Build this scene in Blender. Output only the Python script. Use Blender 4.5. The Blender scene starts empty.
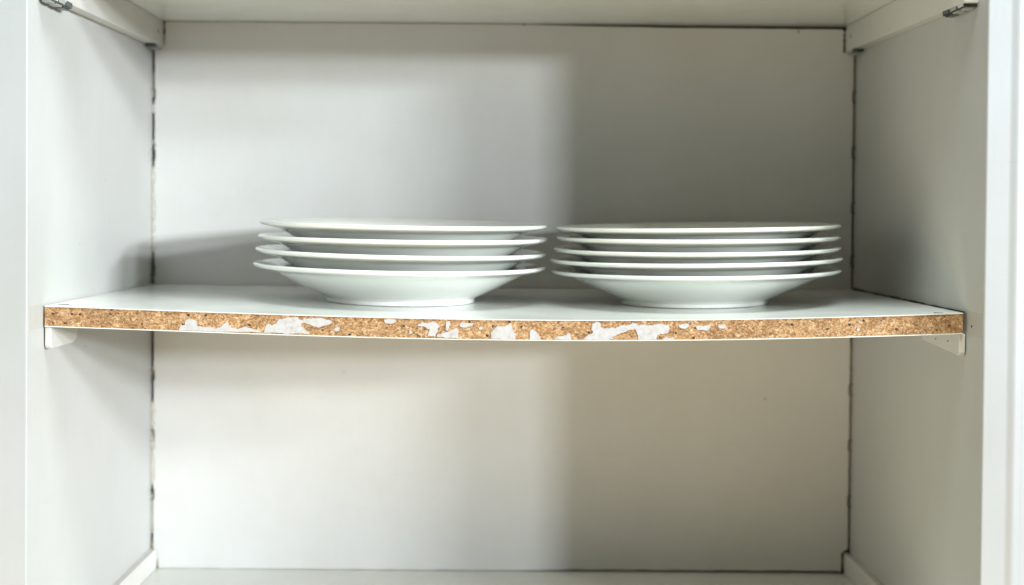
import bpy, bmesh, math, random
from mathutils import Vector, Matrix, noise
from mathutils.geometry import tessellate_polygon

random.seed(7)
R = math.radians
sc = bpy.context.scene
col = sc.collection

# ------------------------------------------------------------------ camera
F_PX = 1412.5                      # focal length in pixels of the 1024 px wide frame
VPX = 492.0                        # picture column straight ahead of the camera
CAM = Vector((-0.0108, -1.4125, 0.357))
cam_d = bpy.data.cameras.new('camera')
cam_d.sensor_width = 36.0
cam_d.lens = F_PX / 1024 * 36.0
cam_d.shift_x = (512.0 - VPX) / 1024
cam_d.shift_y = -51.5 / 1024
cam_d.clip_start = 0.01
cam_d.clip_end = 50
cam_d.dof.use_dof = True
cam_d.dof.focus_distance = 1.09
cam_d.dof.aperture_fstop = 4.6
cam = bpy.data.objects.new('camera', cam_d)
col.objects.link(cam)
cam.matrix_world = Matrix.Translation(CAM) @ Matrix.Rotation(R(90 - 1.04), 4, 'X') @ Matrix.Rotation(R(0.45), 4, 'Z')
sc.camera = cam

# ------------------------------------------------------------------ light
w = bpy.data.worlds.new('World'); sc.world = w; w.use_nodes = True
bg = w.node_tree.nodes['Background']
bg.inputs[0].default_value = (0.86, 0.90, 0.80, 1)
bg.inputs[1].default_value = 0.01

def area(name, loc, target, sx, sy, power, color):
    d = bpy.data.lights.new(name, 'AREA')
    d.shape = 'RECTANGLE'; d.size = sx; d.size_y = sy
    d.energy = power; d.color = color
    o = bpy.data.objects.new(name, d); col.objects.link(o)
    o.location = loc
    o.rotation_euler = (Vector(target) - Vector(loc)).to_track_quat('-Z', 'Y').to_euler()
    return o
# daylight from the room's right: three narrow panes of a window in front of the cabinet
WX = 6.0
def pane(y0, y1, z, h, power):
    yc = (y0 + y1) / 2
    area('window_pane_light', (WX, yc, z), (WX - 1, yc, z), abs(y1 - y0), h, power, (0.93, 0.975, 1.0))
pane(-7.99, -6.95, 1.30, 0.36, 670)
pane(-5.95, -4.75, 1.46, 0.30, 520)
pane(-4.60, -3.55, 1.92, 0.30, 330)
# light thrown back from the warm floor, the other walls and the ceiling of the room, plus one added low fill
area('floor_bounce_light', (-0.15, -1.8, -0.70), (0.05, 0.0, 0.15), 1.8, 1.2, 3.5, (1.0, 0.80, 0.50))
area('low_warm_fill_light', (0.0, -1.05, -0.25), (0.0, 0.0, 0.15), 1.3, 0.5, 3.6, (1.0, 0.66, 0.30))  # added warm fill lamp, unseen below the camera, brightens the lower compartment
area('wall_bounce_light', (-1.2, -1.4, -0.60), (0.1, 0.0, 0.15), 1.4, 1.2, 7.5, (0.95, 1.0, 0.92))
area('far_wall_bounce_light', (-2.2, -1.3, 0.30), (0.3, -0.1, 0.25), 1.2, 1.6, 13.0, (1.0, 0.92, 0.62))
area('ceiling_bounce_light', (0.25, -1.1, 2.2), (0.1, -0.25, 0.3), 0.8, 0.9, 62.0, (0.90, 1.0, 0.97))

vs = sc.view_settings
vs.view_transform = 'Standard'; vs.look = 'None'; vs.exposure = 0.0; vs.gamma = 1.0
vs.use_curve_mapping = False

# ------------------------------------------------------------------ materials
def new_mat(name):
    m = bpy.data.materials.new(name); m.use_nodes = True
    nt = m.node_tree
    return m, nt, nt.nodes['Principled BSDF']
def nd(nt, t, **kw):
    n = nt.nodes.new(t)
    for k, v in kw.items():
        if k in n.inputs: n.inputs[k].default_value = v
        else: setattr(n, k, v)
    return n
def ramp(nt, stops, interp='LINEAR'):
    n = nt.nodes.new('ShaderNodeValToRGB'); cr = n.color_ramp; cr.interpolation = interp
    while len(cr.elements) < len(stops): cr.elements.new(0.5)
    for e, (p, c) in zip(cr.elements, stops):
        e.position = p; e.color = c if len(c) == 4 else (*c, 1)
    return n
def coords(nt, scale=(1, 1, 1)):
    tc = nt.nodes.new('ShaderNodeTexCoord'); mp = nt.nodes.new('ShaderNodeMapping')
    mp.inputs['Scale'].default_value = scale
    nt.links.new(tc.outputs['Object'], mp.inputs['Vector'])
    return mp.outputs['Vector']
def mixc(nt, fac, a, b, mode='MIX'):
    n = nt.nodes.new('ShaderNodeMix'); n.data_type = 'RGBA'; n.blend_type = mode
    for s, v in ((n.inputs[0], fac), (n.inputs[6], a), (n.inputs[7], b)):
        if hasattr(v, 'links'): nt.links.new(v, s)
        else: s.default_value = v if not isinstance(v, tuple) or len(v) == 4 else (*v, 1)
    return n.outputs[2]

def paint(name, base, rough, streak=0.015, bump=0.05, spec_marks=True):
    """old white paint / melamine: faint streaks, grime, a few specks"""
    m, nt, p = new_mat(name); L = nt.links.new
    v1 = coords(nt, (60, 60, 6)); n1 = nd(nt, 'ShaderNodeTexNoise', Scale=4.0, Detail=6.0, Roughness=0.6); L(v1, n1.inputs['Vector'])
    v2 = coords(nt); n2 = nd(nt, 'ShaderNodeTexNoise', Scale=9.0, Detail=5.0, Roughness=0.65); L(v2, n2.inputs['Vector'])
    d = tuple(c * (1 - streak) for c in base)
    r1 = ramp(nt, [(0.35, d), (0.65, base)]); L(n1.outputs[0], r1.inputs[0])
    r2 = ramp(nt, [(0.3, (0.95, 0.947, 0.935)), (0.6, (1, 1, 1))]); L(n2.outputs[0], r2.inputs[0])
    c = mixc(nt, 1.0, r1.outputs[0], r2.outputs[0], 'MULTIPLY')
    if spec_marks:
        vo = nd(nt, 'ShaderNodeTexVoronoi', Scale=26.0); L(v2, vo.inputs['Vector'])
        r3 = ramp(nt, [(0.0, (0.35, 0.31, 0.26)), (0.030, (0.8, 0.78, 0.74)), (0.045, (1, 1, 1))]); L(vo.outputs['Distance'], r3.inputs[0])
        sep = nd(nt, 'ShaderNodeSeparateColor'); L(vo.outputs['Color'], sep.inputs[0])
        gt = nd(nt, 'ShaderNodeMath', operation='GREATER_THAN'); gt.inputs[1].default_value = 0.80; L(sep.outputs[0], gt.inputs[0])
        spk = mixc(nt, gt.outputs[0], (1, 1, 1, 1), r3.outputs[0])
        c = mixc(nt, 1.0, c, spk, 'MULTIPLY')
    # yellowed smudges and faint scuffs
    n4 = nd(nt, 'ShaderNodeTexNoise', Scale=3.2, Detail=8.0, Roughness=0.7); L(v2, n4.inputs['Vector'])
    r4 = ramp(nt, [(0.42, (1, 1, 1)), (0.62, (0.97, 0.965, 0.945))]); L(n4.outputs[0], r4.inputs[0])
    c = mixc(nt, 1.0, c, r4.outputs[0], 'MULTIPLY')
    v5 = coords(nt, (9, 9, 70)); n5 = nd(nt, 'ShaderNodeTexNoise', Scale=2.2, Detail=3.0, Distortion=1.2); L(v5, n5.inputs['Vector'])
    r5 = ramp(nt, [(0.70, (1, 1, 1)), (0.735, (0.93, 0.925, 0.91)), (0.76, (1, 1, 1))]); L(n5.outputs[0], r5.inputs[0])
    c = mixc(nt, 0.7, c, r5.outputs[0], 'MULTIPLY')
    L(c, p.inputs['Base Color'])
    rr = nd(nt, 'ShaderNodeMapRange'); rr.inputs[3].default_value = rough - 0.07; rr.inputs[4].default_value = rough + 0.1
    L(n2.outputs[0], rr.inputs[0]); L(rr.outputs[0], p.inputs['Roughness'])
    v3 = coords(nt, (1, 1, 0.5)); n3 = nd(nt, 'ShaderNodeTexNoise', Scale=350.0, Detail=3.0); L(v3, n3.inputs['Vector'])
    ad = nd(nt, 'ShaderNodeMath', operation='MULTIPLY_ADD'); ad.inputs[1].default_value = 0.25; L(n1.outputs[0], ad.inputs[0]); L(n3.outputs[0], ad.inputs[2])
    b = nd(nt, 'ShaderNodeBump', Strength=bump, Distance=0.001); L(ad.outputs[0], b.inputs['Height']); L(b.outputs[0], p.inputs['Normal'])
    return m

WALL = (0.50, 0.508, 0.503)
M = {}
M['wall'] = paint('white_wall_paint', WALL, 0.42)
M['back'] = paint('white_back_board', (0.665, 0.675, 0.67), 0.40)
M['frame'] = paint('white_gloss_frame', (0.41, 0.435, 0.46), 0.40, 0.015, 0.06)
M['shelf'] = paint('white_melamine', (0.74, 0.76, 0.74), 0.16, 0.02, 0.03)
M['rail'] = paint('rail_paint', (0.64, 0.64, 0.615), 0.40, spec_marks=False)
M['imprint'] = paint('unpainted_imprint', (0.47, 0.475, 0.46), 0.5, spec_marks=False)
M['bracket'] = paint('white_plastic_bracket', (0.64, 0.645, 0.63), 0.35, spec_marks=False)
M['band_plain'] = paint('edge_banding_paper', (0.66, 0.66, 0.67), 0.6, 0.10, 0.25, spec_marks=False)

def porcelain(name, base):
    m, nt, p = new_mat(name); L = nt.links.new
    v = coords(nt); n = nd(nt, 'ShaderNodeTexNoise', Scale=14.0, Detail=3.0); L(v, n.inputs['Vector'])
    r = ramp(nt, [(0.3, tuple(c * 0.965 for c in base)), (0.7, base)]); L(n.outputs[0], r.inputs[0]); L(r.outputs[0], p.inputs['Base Color'])
    p.inputs['Roughness'].default_value = 0.09
    p.inputs['Coat Weight'].default_value = 0.4; p.inputs['Coat Roughness'].default_value = 0.05
    p.inputs['Subsurface Weight'].default_value = 0.0
    n2 = nd(nt, 'ShaderNodeTexNoise', Scale=40.0, Detail=2.0); L(v, n2.inputs['Vector'])
    b = nd(nt, 'ShaderNodeBump', Strength=0.05, Distance=0.001); L(n2.outputs[0], b.inputs['Height']); L(b.outputs[0], p.inputs['Normal'])
    return m
M['porcelain'] = porcelain('white_porcelain', (0.82, 0.845, 0.815))

def simple(name, base, rough, metal=0.0, var=0.3, scale=200):
    m, nt, p = new_mat(name); L = nt.links.new
    v = coords(nt); n = nd(nt, 'ShaderNodeTexNoise', Scale=float(scale), Detail=4.0); L(v, n.inputs['Vector'])
    r = ramp(nt, [(0.3, tuple(c * (1 - var) for c in base)), (0.7, base)]); L(n.outputs[0], r.inputs[0]); L(r.outputs[0], p.inputs['Base Color'])
    p.inputs['Roughness'].default_value = rough; p.inputs['Metallic'].default_value = metal
    return m
M['dark'] = simple('dark_gap_board', (0.022, 0.024, 0.018), 0.9)
M['metal'] = simple('tarnished_metal', (0.10, 0.115, 0.11), 0.35, 0.8)
M['clear'] = simple('pale_plastic', (0.70, 0.72, 0.72), 0.2)
M['metal_blue'] = simple('blue_grey_metal', (0.13, 0.17, 0.18), 0.3, 0.4)
M['plastic'] = simple('grey_plastic_insert', (0.42, 0.44, 0.42), 0.35)
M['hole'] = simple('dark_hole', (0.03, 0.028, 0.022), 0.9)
M['rust'] = simple('rusty_nail', (0.33, 0.25, 0.15), 0.7)
M['caulk'] = simple('old_caulk', (0.52, 0.50, 0.44), 0.6, 0, 0.35, 160)
M['wire'] = simple('painted_staple', (0.17, 0.165, 0.135), 0.5)

def chipboard():
    m, nt, p = new_mat('raw_chipboard'); L = nt.links.new
    v = coords(nt, (0.85, 1.0, 1.05))
    wv = nd(nt, 'ShaderNodeTexNoise', Scale=420.0, Detail=2.0); L(v, wv.inputs['Vector'])
    vm = nd(nt, 'ShaderNodeVectorMath', operation='MULTIPLY_ADD'); vm.inputs[1].default_value = (0.0012,) * 3
    L(wv.outputs['Color'], vm.inputs[0]); L(v, vm.inputs[2])
    def vor(scale):
        n = nd(nt, 'ShaderNodeTexVoronoi', Scale=float(scale)); L(vm.outputs[0], n.inputs['Vector']); return n
    def cell(n, i=0):
        s = nd(nt, 'ShaderNodeSeparateColor'); L(n.outputs['Color'], s.inputs[0]); return s.outputs[i]
    tan = [(0.0, (0.12, 0.055, 0.018)), (0.2, (0.29, 0.15, 0.06)), (0.5, (0.41, 0.245, 0.112)), (0.8, (0.50, 0.33, 0.175)), (1.0, (0.68, 0.54, 0.38))]
    a = vor(560); ra = ramp(nt, tan); L(cell(a), ra.inputs[0])
    b = vor(1150); rb = ramp(nt, tan); L(cell(b, 1), rb.inputs[0])
    big = nd(nt, 'ShaderNodeTexNoise', Scale=120.0, Detail=3.0); L(v, big.inputs['Vector'])
    rbig = ramp(nt, [(0.3, (0.72, 0.66, 0.6)), (0.65, (1.06, 1.05, 1.03))]); L(big.outputs[0], rbig.inputs[0])
    c = mixc(nt, 0.5, ra.outputs[0], rb.outputs[0])
    c = mixc(nt, 1.0, c, rbig.outputs[0], 'MULTIPLY')
    # resinous dark chips and pits
    d = vor(270)
    lt = nd(nt, 'ShaderNodeMath', operation='GREATER_THAN'); lt.inputs[1].default_value = 0.84; L(cell(d, 2), lt.inputs[0])
    rd = ramp(nt, [(0.20, (1, 1, 1)), (0.32, (0, 0, 0))]); L(d.outputs['Distance'], rd.inputs[0])
    mu = nd(nt, 'ShaderNodeMath', operation='MULTIPLY'); L(lt.outputs[0], mu.inputs[0]); L(rd.outputs[0], mu.inputs[1])
    c = mixc(nt, mu.outputs[0], c, (0.035, 0.022, 0.016, 1))
    e = vor(700)
    lt2 = nd(nt, 'ShaderNodeMath', operation='GREATER_THAN'); lt2.inputs[1].default_value = 0.91; L(cell(e, 1), lt2.inputs[0])
    lm = nd(nt, 'ShaderNodeMath', operation='MULTIPLY'); lm.inputs[1].default_value = 0.7; L(lt2.outputs[0], lm.inputs[0])
    c = mixc(nt, lm.outputs[0], c, (0.20, 0.085, 0.03, 1))
    L(c, p.inputs['Base Color']); p.inputs['Roughness'].default_value = 0.85
    sm = nd(nt, 'ShaderNodeMath', operation='SUBTRACT'); L(cell(b, 1), sm.inputs[0]); L(mu.outputs[0], sm.inputs[1])
    bp = nd(nt, 'ShaderNodeBump', Strength=0.6, Distance=0.0006); L(sm.outputs[0], bp.inputs['Height']); L(bp.outputs[0], p.inputs['Normal'])
    return m
M['chip'] = chipboard()
def edging():
    m, nt, p = new_mat('torn_edging_paper'); L = nt.links.new
    v = coords(nt); n = nd(nt, 'ShaderNodeTexNoise', Scale=230.0, Detail=6.0, Roughness=0.7); L(v, n.inputs['Vector'])
    r = ramp(nt, [(0.30, (0.33, 0.305, 0.29)), (0.46, (0.445, 0.445, 0.455)), (0.7, (0.51, 0.515, 0.53))]); L(n.outputs[0], r.inputs[0])
    n2 = nd(nt, 'ShaderNodeTexNoise', Scale=700.0, Detail=4.0); L(v, n2.inputs['Vector'])
    r2 = ramp(nt, [(0.66, (0, 0, 0)), (0.72, (1, 1, 1))]); L(n2.outputs[0], r2.inputs[0])
    c = mixc(nt, r2.outputs[0], r.outputs[0], (0.44, 0.33, 0.22, 1)); L(c, p.inputs['Base Color'])
    p.inputs['Roughness'].default_value = 0.6
    b = nd(nt, 'ShaderNodeBump', Strength=0.35, Distance=0.0005); L(n.outputs[0], b.inputs['Height']); L(b.outputs[0], p.inputs['Normal'])
    return m
M['band'] = edging()

# ------------------------------------------------------------------ helpers
def tag(o, label=None, cat=None, group=None, kind=None):
    for k, v in (('label', label), ('category', cat), ('group', group), ('kind', kind)):
        if v: o[k] = v
    return o
def empty(name, loc=(0, 0, 0)):
    o = bpy.data.objects.new(name, None); o.empty_display_size = 0.02; o.location = loc; col.objects.link(o); return o
def link(name, me, mat, parent=None, loc=None):
    o = bpy.data.objects.new(name, me); col.objects.link(o)
    if mat and not me.materials: me.materials.append(mat)
    if parent: o.parent = parent
    if loc is not None: o.location = loc
    return o
def from_bm(name, bm, mat, parent=None, smooth=False, loc=None):
    bmesh.ops.recalc_face_normals(bm, faces=bm.faces)
    me = bpy.data.meshes.new(name); bm.to_mesh(me); bm.free()
    if smooth:
        for p in me.polygons: p.use_smooth = True
    return link(name, me, mat, parent, loc)
def box_bm(x0, x1, y0, y1, z0, z1, bev=0.0, seg=2):
    bm = bmesh.new(); bmesh.ops.create_cube(bm, size=1.0)
    for v in bm.verts:
        v.co = Vector(((x0 + x1) / 2 + v.co.x * (x1 - x0), (y0 + y1) / 2 + v.co.y * (y1 - y0), (z0 + z1) / 2 + v.co.z * (z1 - z0)))
    if bev: bmesh.ops.bevel(bm, geom=bm.edges[:], offset=bev, segments=seg, profile=0.5, affect='EDGES')
    return bm
def box(name, b, mat, parent=None, bev=0.0):
    return from_bm(name, box_bm(*b, bev=bev), mat, parent)
def prism(name, pts, axis, a0, a1, mat, parent=None, smooth=False):
    """extrude a 2-D outline; axis 'z': pts are (x, y); axis 'x': pts are (y, z)"""
    bm = bmesh.new()
    mk = (lambda p, a: Vector((p[0], p[1], a))) if axis == 'z' else (lambda p, a: Vector((a, p[0], p[1])))
    A = [bm.verts.new(mk(p, a0)) for p in pts]; B = [bm.verts.new(mk(p, a1)) for p in pts]
    bm.faces.new(A); bm.faces.new(B[::-1]); n = len(pts)
    for i in range(n): bm.faces.new((A[i], A[(i + 1) % n], B[(i + 1) % n], B[i]))
    return from_bm(name, bm, mat, parent, smooth)
def lerp(tab, x):
    if x <= tab[0][0]: return tab[0][1]
    for (a, va), (b, vb) in zip(tab, tab[1:]):
        if x <= b: return va + (vb - va) * (x - a) / (b - a)
    return tab[-1][1]

# ------------------------------------------------------------------ cabinet carcass
HW = 0.3513                       # half the inside width at the back
Y_FRONT, Y_SHELF = -0.375, -0.340
Z_SHELF, T_SHELF = 0.2857, 0.016
Z_CEIL = 0.548
Z_LO, Z_HI = -0.05, 0.66        # how far the carcass is built up and down
SPL = 0.002
def xl(y): return -HW + SPL * y     # the left wall splays out slightly
cab = empty('kitchen_cabinet', (0, 0, 0))
tag(cab, 'old white painted open cupboard carcass with worn seams around the shelves', 'cabinet')

# side panels: inner face, rounded front arris, flat stile, shallow groove and bead
def stile_outline(side):
    xi = HW if side > 0 else -xl(Y_FRONT)
    r = 0.0015
    pts = [(HW if side > 0 else HW, 0.012)]
    pts.append((xi, Y_FRONT + r))
    for k in range(1, 6):
        a = k / 5 * math.pi / 2
        pts.append((xi + r - r * math.cos(a), Y_FRONT + r - r * math.sin(a)))
    f0 = xi + (0.0168 if side > 0 else 0.0245)                 # flat, then a soft raised bead
    for k in range(0, 21):
        u = k / 20
        pts.append((f0 + 0.0125 * u, Y_FRONT - 0.0014 * (1 - math.cos(2 * math.pi * u)) / 2))
    pts += [(xi + 0.045, Y_FRONT + 0.004), (xi + 0.045, 0.012)]
    return [(side * x, y) for x, y in pts]
for s in (-1, 1):
    o = prism('side_panel', stile_outline(s), 'z', Z_LO, Z_HI, M['frame'] if False else M['wall'], cab)
    # the front stile is glossier than the inside face
    o.data.materials.append(M['frame'])
    for p in o.data.polygons:
        if p.center.y < Y_FRONT + 0.004 and abs(p.normal.z) < 0.5: p.material_index = 1

GAP = 0.0028
# the back board has shrunk: a dark gap opens along its top and bottom towards the right
def back_outline():
    top = [(-HW + GAP, 0.0003), (0.03, 0.0005), (0.075, 0.0016), (0.16, 0.0026), (HW - GAP, 0.0030)]
    bot = [(-HW + GAP, 0.0004), (0.02, 0.0007), (0.07, 0.0019), (0.2, 0.0024), (HW - GAP, 0.0028)]
    T_, B_ = [], []
    n = 160
    for i in range(n + 1):
        x = -HW + GAP + (2 * HW - 2 * GAP) * i / n
        T_.append((x, Z_CEIL - max(0.0002, lerp(top, x) + 0.0004 * noise.noise(Vector((x * 70, 1, 0))) * min(1, lerp(top, x) / 0.001))))
        B_.append((x, max(0.0002, lerp(bot, x) + 0.0006 * noise.noise(Vector((x * 60, 7, 0))) * min(1, lerp(bot, x) / 0.001))))
    return T_, B_
T_, B_ = back_outline()
bm = bmesh.new(); cols_ = []
for (x, zt), (_, zb) in zip(T_, B_):
    cols_.append([bm.verts.new(p) for p in ((x, 0, zb), (x, 0, zt), (x, 0.005, zt), (x, 0.005, zb))])
for a_, b_ in zip(cols_, cols_[1:]):
    for k in range(4): bm.faces.new((a_[k], a_[(k + 1) % 4], b_[(k + 1) % 4], b_[k]))
bm.faces.new(cols_[0]); bm.faces.new(cols_[-1][::-1])
from_bm('back_panel', bm, M['back'], cab)
box('backing_board', (-HW - 0.0, HW + 0.0, 0.0105, 0.0118, Z_LO + 0.001, Z_HI - 0.002), M['dark'], cab)
box('bottom_panel', (-HW - 0.0005, HW - 0.0002, -0.356, 0.0098, -0.018, 0.0), M['shelf'], cab, 0.0002)

# support rails under the upper shelf and along the bottom
def rail(side, z0, z1, th, y0, y1, mat=M['rail']):
    if side < 0: bm = box_bm(-HW - 0.0012, -HW + th, y0, y1, z0, z1, 0.0007)
    else: bm = box_bm(HW - th, HW - 0.0001, y0, y1, z0, z1, 0.0007)
    for v in bm.verts:
        if side < 0: v.co.x += SPL * v.co.y
        if z0 > 0.1 and v.co.z < (z0 + z1) / 2: v.co.z += 0.0130 * v.co.y      # the rail deepens towards the front
    return from_bm('support_rail', bm, mat, cab)
def fitting(parent, side, y0, y1, z, th, cells):
    """dark metal end fitting let into the underside of a rail, with small plastic inserts"""
    xc = side * (HW - th / 2) + (SPL * y0 if side < 0 else 0)
    hw = th * 0.43
    zz = z + 0.0130 * (y0 + y1) / 2
    f = box('end_fitting', (xc - hw, xc + hw, y0, y1, zz - 0.0030, zz + 0.0025), M['metal'], parent, 0.0005)
    n = len(cells); L_ = (y1 - y0) - 0.003
    for k, (a, b) in enumerate(cells):
        box('insert', (xc - hw * 0.70, xc + hw * 0.70, y0 + 0.0015 + a * L_, y0 + 0.0015 + b * L_, zz - 0.0042, zz - 0.0010), M['plastic' if k < 2 else 'metal'], f, 0.0006)
        box('insert', (xc - side * hw - 0.0006, xc - side * hw + 0.0010, y0 + 0.0015 + a * L_, y0 + 0.0015 + b * L_, zz - 0.0023, zz + 0.0016), M[('clear', 'plastic', 'metal_blue')[k % 3]], f, 0.0002)
def disc(name, p, r, axis, mat, parent, depth=0.0006):
    bm = bmesh.new(); bmesh.ops.create_cone(bm, cap_ends=True, segments=14, radius1=r, radius2=r * 0.8, depth=depth)
    rot = Matrix.Rotation(R(90), 4, 'Y') if axis == 'x' else (Matrix.Rotation(R(90), 4, 'X') if axis == 'y' else Matrix())
    bmesh.ops.transform(bm, matrix=Matrix.Translation(p) @ rot, verts=bm.verts)
    return from_bm(name, bm, mat, parent)
for s in (-1, 1):
    ur = rail(s, Z_CEIL - 0.025, Z_CEIL, 0.0110, -0.355, -0.0028)
    fitting(ur, s, -0.3525, -0.302, Z_CEIL - 0.025, 0.0110, [(0.0, 0.24), (0.34, 0.62), (0.70, 1.0)])
    fitting(ur, s, -0.031, -0.005, Z_CEIL - 0.025, 0.0110, [(0.35, 1.0)])
    xs = s * (HW - 0.0110) + (SPL * -0.017 if s < 0 else 0)
    disc('screw_hole', (xs, -0.021, Z_CEIL - 0.0125), 0.0016, 'x', M['hole'], ur)
    disc('screw_hole', (s * (HW - 0.0110) + (SPL * -0.15 if s < 0 else 0), -0.19, Z_CEIL - 0.011), 0.0010, 'x', M['rail'], ur)
    rail(s, 0.0003, 0.0205, 0.0065, -0.355, -0.0028)

# small shelf brackets
for s in (-1, 1):
    L_ = 0.072 if s < 0 else 0.092
    yf = Y_SHELF + 0.002; zt = Z_SHELF - T_SHELF - 0.0003; h = 0.0170
    pts = [(yf, zt), (yf, zt - h + 0.003), (yf + 0.001, zt - h + 0.0008), (yf + 0.003, zt - h)]
    if s < 0: pts += [(yf + L_ - 0.012, zt - h), (yf + L_ - 0.006, zt - h + 0.002), (yf + L_ - 0.002, zt - h + 0.006), (yf + L_, zt - h + 0.012), (yf + L_, zt)]
    else: pts += [(yf + L_ - 0.001, zt - h + 0.0045), (yf + L_, zt - h + 0.0055), (yf + L_, zt)]
    th = 0.0048
    a0, a1 = (xl(yf) + 0.0009, xl(yf) + th + 0.0009) if s < 0 else (HW - th - 0.0009, HW - 0.0009)
    b = prism('shelf_bracket', pts, 'x', a0, a1, M['bracket'], cab)
    md = b.modifiers.new('bevel', 'BEVEL'); md.width = 0.0010; md.segments = 2
    if s > 0:
        disc('pin_hole', (HW - th - 0.0010, yf + 0.026, zt - 0.0075), 0.0006, 'x', M['hole'], b)
        disc('pin_hole', (HW - th - 0.0010, yf + 0.056, zt - 0.0085), 0.0006, 'x', M['hole'], b)

# strips on the side walls where a deeper shelf used to sit
for s in (-1, 1):
    bm = box_bm(-0.0001, 0.0001, Y_FRONT + 0.0022, Y_SHELF - 0.001, Z_SHELF - T_SHELF - 0.0005, Z_SHELF + 0.0015)
    for v in bm.verts: v.co.x += (HW - 0.00005) if s > 0 else (xl(v.co.y) + 0.00005)
    from_bm('shelf_imprint', bm, M['imprint'], cab)
disc('nail_hole', (HW - 0.0003, -0.3500, Z_SHELF - 0.0095), 0.0009, 'x', M['hole'], cab)

# broken caulk in the two back corners
def caulk(side, fills, z0, z1, seed):
    bm = bmesh.new(); rows = []
    n = int((z1 - z0) / 0.0014)
    for i in range(n + 1):
        z = z0 + (z1 - z0) * i / n
        f = 0.0
        for a, b, amt in fills:
            e = 0.004
            k = min(1, max(0, (z - a) / e)) * min(1, max(0, (b - z) / e))
            f = max(f, amt * k)
        nz = noise.noise(Vector((seed, 0, z * 90))) * 0.5 + noise.noise(Vector((seed, 3, z * 300))) * 0.35
        f = max(0.0, min(1.0, f + 0.35 * nz * (1 if f > 0.05 else 0.2)))
        wl = 0.0002 + f * (0.0016 + 0.0010 * nz)
        back = (1 - f) * 0.0075 if f > 0.07 else 0.0125
        xw = HW + 0.0006
        P = [(xw, back - wl), (HW - GAP * 0.5, back - 0.0002 - wl * 0.25), (HW - GAP - wl * 0.8 * f - 0.0 + (1 - f) * 0.0004, back * 0.9 - 0.0003 * f), (HW - GAP * 0.5, back + 0.0025)]
        rows.append([bm.verts.new((side * x, y, z)) for x, y in P])
    for a, b in zip(rows, rows[1:]):
        for k in range(4): bm.faces.new((a[k], a[(k + 1) % 4], b[(k + 1) % 4], b[k]))
    bm.faces.new(rows[0]); bm.faces.new(rows[-1][::-1])
    return from_bm('caulk_bead', bm, M['caulk'], cab, smooth=True)
def zpx(y): return CAM.z - (y - 215) / 1000.0        # picture height on the back plane to metres
caulk(-1, [(zpx(103), zpx(72), 0.62), (zpx(118), zpx(103), 0.95), (zpx(150), zpx(139), 0.8), (zpx(258), zpx(165), 0.97), (zpx(287), zpx(266), 0.35)], zpx(284), zpx(48), 1.3)
caulk(-1, [(zpx(380), zpx(366), 0.55), (zpx(492), zpx(402), 0.97), (zpx(540), zpx(494), 0.85)], zpx(553), zpx(334), 5.1)
caulk(1, [(zpx(287), zpx(50), 0.25)], zpx(289), zpx(50), 9.7)
caulk(1, [(zpx(470), zpx(340), 0.45), (zpx(550), zpx(470), 0.30)], zpx(553), zpx(336), 12.2)

# staples that pin the back board into the corners
def staple(side, y_px, hh=0.0055, mat=M['wire']):
    bm = bmesh.new(); z = zpx(y_px); path = []; rr = 0.0024
    for k in range(20):
        a = 2 * math.pi * k / 20
        dx = rr * max(-1, min(1, 1.35 * math.cos(a))); dz = hh * max(-1, min(1, 1.15 * math.sin(a)))
        path.append(Vector((side * (HW - 0.0012 - 0.0003) + dx * 0.8, -0.0012 - 0.0007 * side * dx / rr, z + dz)))
    rings = []
    for k, p in enumerate(path):
        t = (path[(k + 1) % 20] - path[k - 1]).normalized(); u = t.cross(Vector((0, 1, 0))).normalized(); v = t.cross(u)
        rings.append([bm.verts.new(p + 0.00055 * (math.cos(b) * u + math.sin(b) * v)) for b in (0.8, 2.37, 3.94, 5.5)])
    for k in range(20):
        a, b = rings[k], rings[(k + 1) % 20]
        for j in range(4): bm.faces.new((a[j], a[(j + 1) % 4], b[(j + 1) % 4], b[j]))
    return from_bm('staple', bm, mat, cab, smooth=True)
for yp in (94, 150, 205, 258, 387, 443, 499): staple(1, yp)
for yp in (97, 157, 272, 378, 438, 497): staple(-1, yp, 0.0058)
# grime in the joints, and dark strips painted as shade of the rail-end gaps
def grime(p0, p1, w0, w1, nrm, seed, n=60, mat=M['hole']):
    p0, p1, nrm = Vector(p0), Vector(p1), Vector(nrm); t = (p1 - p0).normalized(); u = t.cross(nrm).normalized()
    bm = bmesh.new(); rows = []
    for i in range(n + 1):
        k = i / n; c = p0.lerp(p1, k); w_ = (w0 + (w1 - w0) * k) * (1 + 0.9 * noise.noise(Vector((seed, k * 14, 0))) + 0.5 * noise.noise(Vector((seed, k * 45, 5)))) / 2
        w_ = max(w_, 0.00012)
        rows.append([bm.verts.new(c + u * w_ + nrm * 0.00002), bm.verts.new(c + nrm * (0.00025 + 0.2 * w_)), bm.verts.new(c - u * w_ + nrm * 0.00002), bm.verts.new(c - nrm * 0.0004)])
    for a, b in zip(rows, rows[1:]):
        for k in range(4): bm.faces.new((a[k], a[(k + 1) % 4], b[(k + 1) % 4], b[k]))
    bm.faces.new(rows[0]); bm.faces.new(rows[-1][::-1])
    return from_bm('grime_gap_line', bm, mat, cab, smooth=True)
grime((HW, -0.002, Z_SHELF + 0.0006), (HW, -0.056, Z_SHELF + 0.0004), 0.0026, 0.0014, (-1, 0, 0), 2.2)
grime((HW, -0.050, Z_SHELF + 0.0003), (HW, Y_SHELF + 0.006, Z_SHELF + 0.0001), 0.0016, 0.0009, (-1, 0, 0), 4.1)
grime((HW - 0.0122, 0, Z_CEIL - 0.026), (HW - 0.0122, 0, Z_CEIL - 0.001), 0.0022, 0.0018, (0, -1, 0), 6.4)  # from here, dark strips on the back board stand in for shaded rail-end gaps
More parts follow.
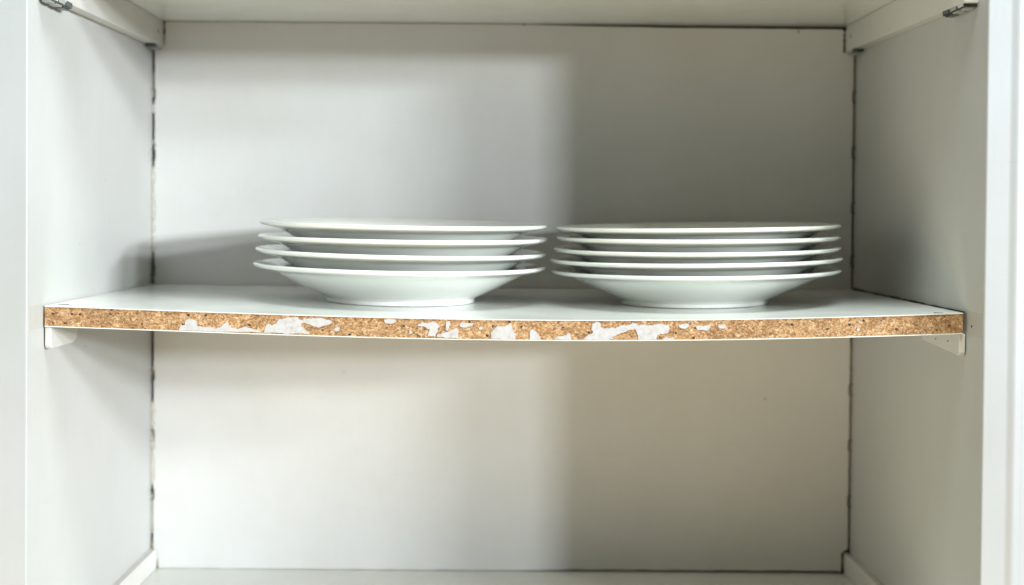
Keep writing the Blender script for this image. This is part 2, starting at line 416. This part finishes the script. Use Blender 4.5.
grime((-HW + 0.0120, 0, Z_CEIL - 0.024), (-HW + 0.0120, 0, Z_CEIL + 0.000), 0.0006, 0.0020, (0, -1, 0), 8.4)
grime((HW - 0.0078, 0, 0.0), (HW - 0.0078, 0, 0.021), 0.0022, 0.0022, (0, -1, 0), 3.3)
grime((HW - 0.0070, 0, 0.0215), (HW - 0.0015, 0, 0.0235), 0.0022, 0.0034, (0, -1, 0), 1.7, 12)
grime((-HW + 0.0012, -0.0005, 0.0215), (-HW + 0.0014, -0.0005, 0.029), 0.0034, 0.0010, (0, -1, 0), 5.5, 14, M['rust'])
grime((-HW + 0.0070, 0, 0.0004), (-HW + 0.0072, 0, 0.010), 0.0022, 0.0005, (0, -1, 0), 6.6, 14, M['rust'])
# stained nail heads along the upper seam
for px, py in ((216, 24), (385, 23), (522, 25), (796, 30)):
    disc('nail_head', ((px - VPX) / 1000.0 + CAM.x, -0.0003, zpx(py) + 0.0005), 0.0013, 'y', M['rust'], cab)

# ------------------------------------------------------------------ upper shelf
up = empty('shelf', (0, Y_SHELF / 2, Z_CEIL))
tag(up, 'plain white shelf overhead resting on two long side rails', 'shelf')
bm = box_bm(-HW - 0.0002, HW - 0.0012, Y_SHELF, 0.0098, 0.0002, T_SHELF, 0.0002)
for v in bm.verts:
    v.co -= Vector((0, Y_SHELF / 2, 0))
from_bm('board', bm, M['shelf'], up)
box('edge_strip', (-HW - 0.0002, HW - 0.0014, Y_SHELF / 2 - 0.0007, Y_SHELF / 2 - 0.0001, 0.0004, T_SHELF - 0.0002), M['shelf'], up)

# ------------------------------------------------------------------ sagging chipboard shelf
X0, X1 = -HW + 0.0016, HW - 0.0036
def sag(x, y):
    t = min(1, max(0, (x - X0) / (X1 - X0)))
    prof = math.sin(math.pi * t ** 1.12) ** 0.95 if 0 < t < 1 else 0.0
    d = min(1, max(0, y / Y_SHELF))
    return -(0.0013 + 0.0064 * d ** 0.75) * prof
shelf = empty('shelf', (0, Y_SHELF / 2, Z_SHELF - T_SHELF))
tag(shelf, 'sagging chipboard shelf with chipped white edging that carries the two plate stacks', 'shelf')
SO = Vector((0, Y_SHELF / 2, Z_SHELF - T_SHELF))
def slab(name, z0, z1, yf, yb, mat, x0=X0, x1=X1, nx=64, ny=8, rough_front=0.0):
    bm = bmesh.new(); T = []; B = []
    for i in range(nx + 1):
        x = x0 + (x1 - x0) * i / nx; ta = []; ba = []
        for j in range(ny + 1):
            y = yf + (yb - yf) * j / ny
            xx = x + (SPL * y * (1 - i / nx) if True else 0)
            s = sag(x, y)
            jit = 0.0
            if j == 0 and rough_front: jit = rough_front * noise.noise(Vector((x * 160, z0 * 99, 2)))
            ta.append(bm.verts.new(Vector((xx, y + jit, Z_SHELF + z1 + s)) - SO)); ba.append(bm.verts.new(Vector((xx, y + jit, Z_SHELF + z0 + s)) - SO))
        T.append(ta); B.append(ba)
    for i in range(nx):
        for j in range(ny):
            bm.faces.new((T[i][j], T[i + 1][j], T[i + 1][j + 1], T[i][j + 1]))
            bm.faces.new((B[i][j], B[i][j + 1], B[i + 1][j + 1], B[i + 1][j]))
        bm.faces.new((B[i][0], B[i + 1][0], T[i + 1][0], T[i][0])); bm.faces.new((T[i][ny], T[i + 1][ny], B[i + 1][ny], B[i][ny]))
    for j in range(ny):
        bm.faces.new((T[0][j], T[0][j + 1], B[0][j + 1], B[0][j])); bm.faces.new((B[nx][j], B[nx][j + 1], T[nx][j + 1], T[nx][j]))
    return from_bm(name, bm, mat, shelf)
LAM = 0.0007
slab('chipboard_core', -T_SHELF + LAM + 0.00005, -LAM - 0.00005, Y_SHELF, -0.0016, M['chip'], nx=240, rough_front=0.0002)
slab('top_laminate', -LAM, 0.0, Y_SHELF - 0.0006, -0.0014, M['shelf'], nx=180, rough_front=0.00025)
slab('bottom_laminate', -T_SHELF, -T_SHELF + LAM, Y_SHELF - 0.0007, -0.0014, M['shelf'], nx=180, rough_front=0.0003)
for px0, px1, py in ((58, 69, 303.5), (935, 944, 312.2)):     # short screw slots near the front corners
    d = (CAM.z - Z_SHELF) * F_PX / (py - 215 - (4 if px0 > 500 else -4)); y = CAM.y + d
    y = max(y, Y_SHELF + 0.006)
    x0 = (px0 - VPX) * d / F_PX + CAM.x; x1 = (px1 - VPX) * d / F_PX + CAM.x
    s = sag((x0 + x1) / 2, y)
    bm = box_bm(x0, x1, y - 0.0010, y + 0.0010, Z_SHELF + s - 0.0005, Z_SHELF + s + 0.00025, 0.0001, 1)
    for v in bm.verts: v.co -= SO
    from_bm('screw_slot', bm, M['hole'], shelf)

# remnants of the white edging, outlines in picture pixels of the 16 mm edge
TOP = [(48, 308.0), (280, 314.4), (400, 317.6), (510, 319.9), (600, 321.4), (740, 320.8), (860, 317.6), (962, 314.2)]
BOT = [(48, 326.4), (280, 334.4), (400, 337.2), (510, 339.0), (600, 339.9), (740, 338.8), (860, 337.0), (962, 335.0)]
K = 4.267
def crop(x0, pts): return [(x0 + a / K, 290 + b / K) for a, b in pts]
FR = [
    crop(40, [(593, 176), (597, 166), (604, 152), (621, 149), (624, 129), (637, 124), (652, 126), (668, 134), (672, 157), (700, 160), (722, 158), (750, 166), (768, 162), (782, 149), (797, 135), (806, 148), (813, 159), (835, 163), (852, 166), (866, 160), (880, 155), (892, 161), (906, 166), (940, 171), (948, 184)]),
    crop(270, [(-24, 183), (-18, 160), (-4, 142), (8, 152), (30, 141), (42, 120), (76, 115), (110, 111), (135, 125), (150, 118), (185, 116), (216, 115), (242, 124), (270, 132), (256, 145), (232, 150), (210, 158), (186, 153), (160, 141), (138, 140), (135, 150), (150, 165), (168, 178), (170, 188), (60, 187)]),
    crop(270, [(279, 160), (290, 157), (300, 164), (296, 173), (284, 176), (276, 170)]),
    crop(270, [(490, 122), (514, 119), (541, 124), (534, 136), (514, 139), (494, 136)]),
    crop(270, [(596, 174), (605, 170), (611, 178), (604, 188), (597, 186)]),
    crop(270, [(632, 150), (640, 140), (652, 133), (676, 137), (698, 130), (718, 139), (726, 152), (716, 164), (717, 178), (707, 196), (690, 194), (675, 193), (680, 178), (684, 166), (664, 154), (646, 152)]),
    crop(270, [(755, 131), (766, 128), (772, 140), (766, 158), (760, 172), (752, 168), (753, 150)]),
    crop(270, [(714, 197), (716, 189), (744, 180), (766, 175), (798, 158), (806, 176), (808, 203), (760, 203)]),
    crop(270, [(810, 142), (824, 135), (846, 138), (872, 137), (868, 151), (846, 153), (828, 157), (812, 153)]),
    crop(270, [(893, 158), (903, 153), (911, 160), (905, 167), (896, 166)]),
    crop(270, [(944, 205), (946, 178), (958, 166), (974, 152), (996, 153), (1012, 149), (1027, 143), (1036, 156), (1044, 172), (1050, 196), (1050, 212), (1000, 211)]),
    crop(500, [(129, 208), (130, 190), (134, 169), (144, 166), (152, 174), (166, 188), (180, 211)]),
    crop(500, [(236, 208), (246, 199), (270, 196), (288, 190), (296, 183), (305, 186), (310, 212), (270, 212)]),
    crop(500, [(356, 211), (372, 198), (392, 188), (402, 180), (394, 164), (396, 146), (412, 137), (428, 140), (432, 155), (446, 166), (476, 162), (502, 160), (530, 152), (560, 148), (568, 140), (584, 141), (590, 150), (620, 148), (650, 152), (690, 147), (726, 150), (728, 164), (718, 184), (700, 188), (676, 190), (670, 203), (672, 213), (630, 214), (594, 213), (592, 198), (588, 180), (578, 167), (556, 170), (532, 181), (506, 189), (482, 200), (490, 207), (470, 213), (410, 213)]),
    crop(500, [(764, 152), (780, 147), (808, 146), (810, 158), (798, 165), (776, 163)]),
    crop(500, [(838, 158), (850, 151), (878, 153), (904, 151), (900, 164), (890, 175), (868, 171), (846, 170)]),
    crop(500, [(934, 154), (952, 149), (970, 153), (966, 164), (948, 166), (938, 162)]),
    crop(500, [(700, 212), (708, 202), (724, 205), (742, 199), (744, 212)]),
    crop(730, [(545, 172), (550, 164), (558, 168), (556, 178), (548, 178)]),
]
def jag(pts, it=3, amp=0.16):
    for _ in range(it):
        q = []
        for i, p in enumerate(pts):
            n = pts[(i + 1) % len(pts)]; q.append(p)
            dx, dy = n[0] - p[0], n[1] - p[1]; L_ = math.hypot(dx, dy)
            if L_ < 0.5: continue
            o = random.uniform(-amp, amp) * min(L_, 4.0)
            q.append(((p[0] + n[0]) / 2 - dy / L_ * o, (p[1] + n[1]) / 2 + dx / L_ * o))
        pts = q
    return pts
def crosses(p):
    n = len(p)
    def o(a, b, c): return (b[0] - a[0]) * (c[1] - a[1]) - (b[1] - a[1]) * (c[0] - a[0])
    for i in range(n):
        a, b = p[i], p[(i + 1) % n]
        for j in range(i + 2, n):
            if i == 0 and j == n - 1: continue
            c, d = p[j], p[(j + 1) % n]
            if o(a, b, c) * o(a, b, d) < 0 and o(c, d, a) * o(c, d, b) < 0: return True
    return False
def clean_jag(fr):
    amp = 0.16
    for _ in range(30):
        q = jag(fr, 3, amp)
        if not crosses(q): return q
        amp *= 0.85
    return fr
for fr in FR:
    bm = bmesh.new(); A = []; Bv = []
    d = -CAM.y + Y_SHELF
    for px, py in clean_jag(fr):
        v = (py - lerp(TOP, px)) / (lerp(BOT, px) - lerp(TOP, px)); v = min(0.995, max(0.005, v)) if 0.005 < v < 0.995 else (0.004 + 0.004 * random.random() if v < 0.5 else 0.992 + 0.004 * random.random())
        x = (px - VPX) * d / F_PX + CAM.x
        z = Z_SHELF + sag(x, Y_SHELF) - LAM - 0.0001 - v * (T_SHELF - 2 * LAM - 0.0002)
        A.append(bm.verts.new(Vector((x, Y_SHELF - 0.00055, z)) - SO)); Bv.append(bm.verts.new(Vector((x, Y_SHELF + 0.0003, z)) - SO))
    n = len(A)
    for tri in tessellate_polygon([[v.co for v in A]]):
        bm.faces.new([A[k] for k in tri]); bm.faces.new([Bv[k] for k in tri[::-1]])
    for i in range(n): bm.faces.new((A[i], A[(i + 1) % n], Bv[(i + 1) % n], Bv[i]))
    from_bm('edging_remnant', bm, M['band'], shelf)

# ------------------------------------------------------------------ plates
def chaikin(p, n=2):
    for _ in range(n):
        q = [p[0]]
        for a, b in zip(p, p[1:]):
            q.append((a[0] * .75 + b[0] * .25, a[1] * .75 + b[1] * .25)); q.append((a[0] * .25 + b[0] * .75, a[1] * .25 + b[1] * .75))
        q.append(p[-1]); p = q
    return p
def plate_mesh(name, rim, floor, hs=1.0, seg=144):
    k = rim / 129.0; floor = floor / hs
    prof = [(0, 3.4), (40, 3.4), (60, 3.2), (62.4, 2.4), (63, 0.3), (63.8, 0), (65.4, 0), (66.3, 0.4), (66.5, 3.0), (66.9, 4.1), (68.4, 4.9), (72, 6.4),
            (80, 10.2), (95, 17.9), (108, 25.3), (111.5, 26.9), (115, 27.9), (119, 28.6), (124, 29.7), (127.6, 30.6), (129.5, 32.0), (129.2, 33.6), (127.4, 34.4), (124.5, 34.0),
            (119, 32.6), (112, 31.0), (100, 31.0 - (31.0 - floor) * .32), (84, 31.0 - (31.0 - floor) * .78), (76, floor + 0.9), (71, floor + .05), (60, floor), (30, floor), (0, floor)]
    prof = chaikin(prof, 2)
    prof = [(r, z * hs) for r, z in prof]
    bm = bmesh.new(); rings = []
    for r, z in prof:
        if r < 1e-6: rings.append([bm.verts.new((0, 0, z / 1000))])
        else: rings.append([bm.verts.new((r * k / 1000 * math.cos(2 * math.pi * i / seg), r * k / 1000 * math.sin(2 * math.pi * i / seg), z / 1000)) for i in range(seg)])
    for a, b in zip(rings, rings[1:]):
        for i in range(seg):
            j = (i + 1) % seg
            if len(a) == 1: bm.faces.new((a[0], b[j], b[i]))
            elif len(b) == 1: bm.faces.new((a[i], a[j], b[0]))
            else: bm.faces.new((a[i], a[j], b[j], b[i]))
    bmesh.ops.recalc_face_normals(bm, faces=bm.faces)
    me = bpy.data.meshes.new(name); bm.to_mesh(me); bm.free()
    for p in me.polygons: p.use_smooth = True
    me.materials.append(M['porcelain'])
    return me
def shelf_z(x, y): return Z_SHELF + sag(x, y)
def rest_plane(cx, cy, r):
    P = [Vector((cx + r * math.cos(a), cy + r * math.sin(a), 0)) for a in [2 * math.pi * k / 48 for k in range(48)]]
    sxz = sum((p.x - cx) * shelf_z(p.x, p.y) for p in P); syz = sum((p.y - cy) * shelf_z(p.x, p.y) for p in P); sxx = 24 * r * r
    gx, gy = sxz / sxx, syz / sxx
    c = max(shelf_z(p.x, p.y) - gx * (p.x - cx) - gy * (p.y - cy) for p in P)
    return gx, gy, c
def stack(cx, cy, rim, gap, hs, offs, group, labels):
    me = plate_mesh('plate', rim, gap - 0.12, hs)
    gx, gy, c = rest_plane(cx, cy, 0.0645 * rim / 129)
    up_v = Vector((-gx, -gy, 1)).normalized()
    q = Vector((0, 0, 1)).rotation_difference(up_v)
    for i, (ox, oy, sc_) in enumerate(offs):
        o = bpy.data.objects.new('plate', me); col.objects.link(o)
        o.rotation_mode = 'QUATERNION'
        tilt = Matrix.Rotation(R(0.0 if i == 0 else 0.22), 3, (math.cos(i * 2.4 + cx * 9), math.sin(i * 2.4 + cx * 9), 0)).to_quaternion()
        o.rotation_quaternion = q @ tilt @ Matrix.Rotation(random.uniform(0, 6.28), 3, 'Z').to_quaternion()
        o.location = Vector((cx, cy, c + 0.00006)) + up_v * (gap / 1000 * i + (0.00028 if i else 0)) + Vector((ox, oy, gx * ox + gy * oy))
        o.scale = (sc_, sc_, 1)
        tag(o, labels[i], 'plate', group)
CY = -0.174
stack(-0.0913, CY, 128.5, 12.0, 0.96, [(0, 0, .99), (0.0008, 0.001, .985), (0.0026, 0.0, .98), (0.0024, 0.002, .973)], 'stack of four plates',
      ['lowest white porcelain plate of the four-plate stack, foot on the shelf',
       'second plate from the bottom of the stack of four white plates',
       'third plate from the bottom of the stack of four white plates',
       'topmost white porcelain plate of the four-plate stack'])
stack(0.1668, CY - 0.003, 126.8, 9.4, 0.88, [(0, 0, .986), (0.0002, 0.0, .994), (0.0010, 0.001, .976), (0.0022, 0.0, .962), (0.0024, 0.001, .966)], 'stack of five plates',
      ['lowest white porcelain plate of the five-plate stack, foot on the shelf',
       'second plate from the bottom of the stack of five white plates',
       'middle plate of the stack of five white plates',
       'fourth plate from the bottom of the stack of five white plates',
       'topmost white porcelain plate of the five-plate stack'])
